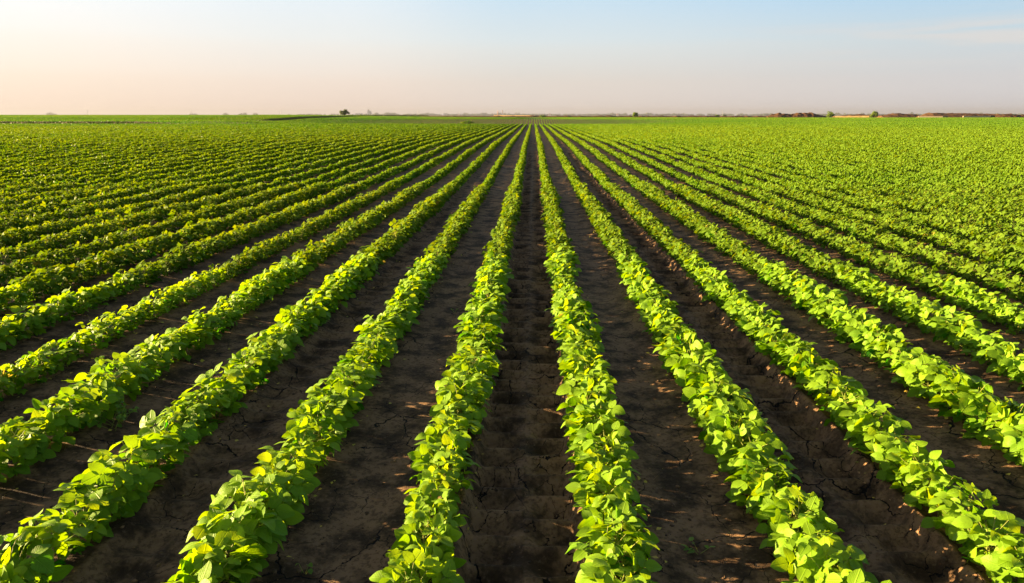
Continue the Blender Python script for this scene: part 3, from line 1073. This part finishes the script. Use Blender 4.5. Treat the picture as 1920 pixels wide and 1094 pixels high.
def slab(pxa, pxb, pxc, D, top, label, turn=-20):
    xa, xb, xc = (at(p, D)[0] for p in (pxa, pxb, pxc))
    zb = float(terrain(xa, D)); h = at(pxa, D, top)[1] - zb
    root = empty('concrete_slab', (xa, D, zb), R(turn)); tag(root, label, 'concrete slab', 'pale concrete slabs at the foot of the soil mounds')
    L = (xb - xa) / math.cos(R(turn)); xc = xa + (xc - xa) / math.cos(R(turn))
    n = 5
    part('slab', [(L * i / n + 0.02, L * (i + 1) / n - 0.02, -0.3, 0.3, 0.18, h) for i in range(n)], CONC, root)
    part('footing', [(0.1, L - 0.1, -0.25, 0.25, -0.1, 0.176)], CONC, root)
    part('end_block', [(L + 0.01, xc - xa, -0.4, 0.4, -0.1, h + 0.18)], DARK, root)


slab(1722, 1760, 1768, 322, 218.5, 'bright pale concrete slab with dark end, in the gap between two brown mounds')
slab(1806, 1853, 1860, 325, 217.7, 'longer dull concrete slab with dark end, below the longest brown mound', -8)

# strips of stubble beyond the bank
m = Mat('stubble')
nz = m.noise(m.pos(), 0.05, 5)
STUB = m.finish(m.principled(m.mix(nz.outputs[0], (0.40, 0.25, 0.07), (0.55, 0.36, 0.11)), 0.9, 0.1))


def strip(px0, px1, D0, D1, rise, seed):
    """A field of cut straw whose ground rises gently away from the viewer."""
    xs = np.linspace(0, 1, 24); ys = np.linspace(0, 1, 8)
    V = []
    for j in ys:
        D = D0 + (D1 - D0) * j
        for i in xs:
            x = at(px0 + (px1 - px0) * i, D)[0]
            V.append((x, D, float(terrain(x, min(D, 700))) + 0.02 + rise * j + (0.25 * float(noise(i * 9, j * 3, seed)) * j)))
    F = [(a * 24 + b, a * 24 + b + 1, a * 24 + b + 25, a * 24 + b + 24) for a in range(7) for b in range(23)]
    me = bpy.data.meshes.new('stubble_field'); me.from_pydata(V, [], F); me.update(); me.materials.append(STUB)
    tag(obj('stubble_field', me), kind='structure')


strip(926, 1003, 480, 900, 1.0, 51)
strip(1566, 1630, 350, 400, 0.62, 52)

# ---------------------------------------------------------------- the far horizon, kilometres away
FAR = 5000.0


def treeline():
    r = np.random.default_rng(61)
    cl = []
    def add(px, top, wpx):
        x, zt = at(px, FAR, top)
        w = wpx * FAR / FPX
        h = max(zt, 3.0)
        dy = r.uniform(-250, 250)
        cl.append((x, FAR + dy, h * 0.45, w / 2, h * 0.55))
        cl.append((x + r.normal(0, w / 4), FAR + dy, h * 0.75, w / 3.2, h * 0.27))
    for px in np.arange(672, 1960, 2.4):
        if r.random() < 0.86:
            add(px, 215.5 + r.normal(0, 0.35), r.uniform(3, 7))
    for px in np.arange(556, 640, 3):
        add(px, 215.6 + r.normal(0, 0.2), r.uniform(3, 6))
    for px, top, w in ((452, 213.6, 8), (459, 212.8, 9), (466, 213.4, 8), (472, 214, 6), (133, 213.4, 8), (141, 214, 9), (369, 214.6, 8), (376, 214.8, 6), (718, 213.5, 9), (727, 213.3, 10), (738, 213, 10),
                       (748, 213.2, 10), (796, 214, 8), (802, 213.5, 9), (808, 214, 6), (868, 213.3, 8), (874, 214.2, 6), (905, 213, 7), (910, 213.2, 6), (938, 213.2, 8), (948, 213.6, 8),
                       (956, 212.6, 2.4), (967, 212.4, 2.4), (970, 213.2, 2.2), (974, 212.8, 2.4), (1105, 213.6, 3), (1141, 212.2, 5), (1180, 212.2, 6), (1206, 213.8, 8), (1214, 213.5, 6), (1262, 214.5, 8),
                       (1291, 213.2, 5), (1298, 214.6, 6), (1366, 213.8, 4), (1404, 214.8, 8), (1418, 213.8, 7), (1426, 214.2, 8), (1579, 213.8, 4), (1589, 212.8, 9), (1602, 213.4, 7),
                       (1623, 213, 7), (1693, 212.4, 3), (1700, 211.8, 5), (1781, 211.8, 3), (1881, 211.8, 5), (1910, 213, 6)):
        add(px, top, w)
    V, F, T, U = leaf_cloud(cl, 70000, 9.0, r)
    o = obj('distant_treeline', mesh_data('distant_treeline', V, F, FAR_LEAF, T))
    tag(o, 'hazy grey green line of far trees along the horizon', None, kind='stuff')


treeline()

m = Mat('pale_render')
nz = m.noise(m.pos(), 0.1, 3)
PALE = m.finish(m.principled(m.mix(nz.outputs[0], (0.50, 0.44, 0.38), (0.60, 0.54, 0.47)), 0.8, 0.2))
m = Mat('grey_metal')
nz = m.noise(m.pos(), 0.1, 3)
GREYM = m.finish(m.principled(m.mix(nz.outputs[0], (0.22, 0.23, 0.24), (0.32, 0.33, 0.34)), 0.5, 0.4))
m = Mat('roof_tile')
nz = m.noise(m.pos(), 0.3, 3)
TILE = m.finish(m.principled(m.mix(nz.outputs[0], (0.22, 0.10, 0.06), (0.32, 0.15, 0.09)), 0.8, 0.2))
PX = 4500.0 / FPX


def far_root(name, px, D, label, cat, group=None):
    x, _ = at(px, D)
    o = empty(name, (x, D, 0.5)); tag(o, label, cat, group)
    return o


def gable(V, F, x0, x1, y0, y1, z0, z1):
    o = len(V); ym = (y0 + y1) / 2
    V += [(x0, y0, z0), (x1, y0, z0), (x1, y1, z0), (x0, y1, z0), (x0, ym, z1), (x1, ym, z1)]
    F += [(o, o + 1, o + 5, o + 4), (o + 2, o + 3, o + 4, o + 5), (o, o + 4, o + 3), (o + 1, o + 2, o + 5), (o + 3, o + 2, o + 1, o)]


D = 4500.0
ro = far_root('grain_elevator', 692.5, D, 'tall hazy grain elevator with a lower annex on the horizon right of the bushy tree', 'grain elevator')
part('tower', [(-3.0 * PX, 0.9 * PX, -6, 6, 0, 8.6 * PX), (-2.2 * PX, 0.3 * PX, -4, 4, 8.6 * PX, 10.6 * PX), (-1.5 * PX, -0.4 * PX, -3, 3, 10.6 * PX, 12.0 * PX)], PALE, ro)
part('annex', [(0.9 * PX + 0.05, 4.0 * PX, -6, 6, 0, 7.4 * PX), (1.2 * PX, 2.4 * PX, -4, 4, 7.4 * PX, 8.6 * PX)], GREYM, ro)
ro = far_root('factory', 673.5, D, 'long low hazy factory between the bushy tree and the grain elevator', 'factory')
part('wall', [(-6.2 * PX, 6 * PX, -15, 15, 0, 3.6 * PX)], PALE, ro)
part('roof', [(-5.8 * PX, -2 * PX, -12, 12, 3.6 * PX + .05, 4.4 * PX), (-0.6 * PX, 2.2 * PX, -12, 12, 3.6 * PX + .05, 4.2 * PX), (4.6 * PX, 5.4 * PX, -4, 4, 3.6 * PX + .05, 5.4 * PX)], GREYM, ro)
ro = far_root('factory', 658.5 + 5.5, D - 300, 'lower hazy shed joined to the left side of the factory', 'shed')
part('wall', [(-8 * PX, -1 * PX, -10, 10, 0, 1.6 * PX)], PALE, ro)
part('roof', [], GREYM, ro, lambda V, F: gable(V, F, -8.2 * PX, -0.8 * PX, -11, 11, 1.6 * PX + .05, 2.3 * PX))
ro = far_root('barn', 835, D, 'white hazy barn with rounded grey roof at the left end of the horizon trees', 'barn')
part('wall', [(-3 * PX, 3.6 * PX, -10, 10, 0, 3.2 * PX)], PALE, ro)


def vault(V, F):
    o = len(V)
    for k in range(9):
        a = math.pi * k / 8
        for x in (-3.1 * PX, 3.7 * PX):
            V.append((x, -10.5 * math.cos(a), 3.2 * PX + 0.05 + 1.3 * PX * math.sin(a)))
    for k in range(8):
        F.append((o + 2 * k, o + 2 * k + 1, o + 2 * k + 3, o + 2 * k + 2))
    F.append(tuple(o + 2 * k for k in range(9))); F.append(tuple(o + 2 * k + 1 for k in reversed(range(9))))


part('roof', [], GREYM, ro, vault)


def lathe(prof, n=14):
    def f(V, F):
        o = len(V)
        for rr, z in prof:
            for k in range(n):
                a = 2 * math.pi * k / n
                V.append((rr * math.cos(a), rr * math.sin(a), z))
        for j in range(len(prof) - 1):
            for k in range(n):
                F.append((o + j * n + k, o + j * n + (k + 1) % n, o + (j + 1) * n + (k + 1) % n, o + (j + 1) * n + k))
        F.append(tuple(o + k for k in reversed(range(n)))); F.append(tuple(o + (len(prof) - 1) * n + k for k in range(n)))
    return f


ro = far_root('chimney', 933.5, D, 'slim pinkish factory chimney on the horizon, left of a wider pale tower', 'chimney')
part('stack', [], TILE, ro, lathe([(3.2, 0), (2.2, 8.6 * PX)]))
part('rim', [], PALE, ro, lathe([(2.6, 8.6 * PX + .05), (2.6, 8.6 * PX + 1.5)]))
ro = far_root('water_tower', 942.3, D, 'pale water tower with pointed cap on the horizon, right of the slim chimney', 'water tower')
part('shaft', [], PALE, ro, lathe([(4.2, 0), (3.4, 6 * PX), (4.6, 6.8 * PX), (4.6, 8 * PX)]))
part('cap', [], TILE, ro, lathe([(5.0, 8 * PX + .05), (0.3, 9.8 * PX)]))
for px, top, lab, w in ((1030.5, 213.6, 'small white house with tiled roof on the horizon above the vanishing rows', 5.2), (1158, 213.8, 'small pinkish house among horizon trees just left of the centre right shrub', 3.4),
                        (927, 214.3, 'small pinkish house beside the slim chimney on the horizon', 3.0), (860, 214.8, 'low pinkish house among horizon trees right of the white barn', 4.0)):
    ro = far_root('house', px, D, lab, 'house')
    h = (217 - top) * PX
    part('wall', [(-w / 2 * PX, w / 2 * PX, -5, 5, 0, h * 0.62)], PALE, ro)
    part('roof', [], TILE, ro, lambda V, F: gable(V, F, -w / 2 * PX - 0.6, w / 2 * PX + 0.6, -5.8, 5.8, h * 0.62 + .05, h))


def mast(px, top, D, label):
    x, zt = at(px, D, top)
    ro = empty('lattice_mast', (x, D, 0.5)); tag(ro, label, 'mast', 'thin lattice masts on the horizon')
    h = zt - 0.5; w = 1.5
    A, B = [], []
    for sx in (-1, 1):
        for sy in (-1, 1):
            A.append((sx * w, sy * w, 0)); B.append((sx * 0.25, sy * 0.25, h))
    n = 9
    for k in range(n):
        f0, f1 = k / n, (k + 1) / n
        r0, r1 = w + (0.25 - w) * f0, w + (0.25 - w) * f1
        for s in (-1, 1):
            A.append((-r0, s * r0, h * f0)); B.append((r1, s * r1, h * f1))
            A.append((s * r0, r0, h * f0)); B.append((s * r1, -r1, h * f1))
    n_ = len(A)
    V, F = tubes(np.array(A, float), np.array(B, float), np.full(n_, 0.16), np.full(n_, 0.16), 4)
    obj('lattice', mesh_data('lattice', V, F, GREYM), ro)
    A = [(-4, 0, h * 0.80), (-3, 0, h * 0.92)]; B = [(4, 0, h * 0.80), (3, 0, h * 0.92)]
    V, F = tubes(np.array(A, float), np.array(B, float), np.full(2, 0.2), np.full(2, 0.2), 4)
    obj('crossarm', mesh_data('crossarm', V, F, GREYM), ro)


mast(163, 205.5, 3000, 'faint lattice mast on the left horizon, nearest the left edge of the photo')
mast(358, 206.5, 3000, 'faint lattice mast left of the small hazy clump of far trees')
mast(525.5, 207.5, 3200, 'faint lattice mast midway between the far tree clump and the bushy tree')
mast(783, 206.8, 3000, 'thin lattice mast between the grain elevator and the white barn')
mast(861, 208.6, 3200, 'thin lattice mast just right of the white barn')
mast(893, 211.2, 3400, 'short lattice mast above the horizon trees, midway from barn to chimney')
mast(950.5, 208.2, 3200, 'thin lattice mast right of the pale water tower')
mast(1355, 207.0, 3000, 'faint lattice mast above the pair of low shrubs')

# ---------------------------------------------------------------- the air
V, F = [], []
box(V, F, -9000, 9000, -120, 9000, -3.0, 60.0)
me = bpy.data.meshes.new('haze'); me.from_pydata(V, [], F); me.update()
M = Mat('haze')
pv = M.n('ShaderNodeVolumePrincipled')
pv.inputs['Color'].default_value = (0.23, 0.25, 0.33, 1)
pv.inputs['Density'].default_value = 1.3e-4
pv.inputs['Anisotropy'].default_value = 0.2
M.t.links.new(pv.outputs[0], M.out.inputs['Volume'])
me.materials.append(M.m)
hz = obj('haze', me); tag(hz, kind='stuff')
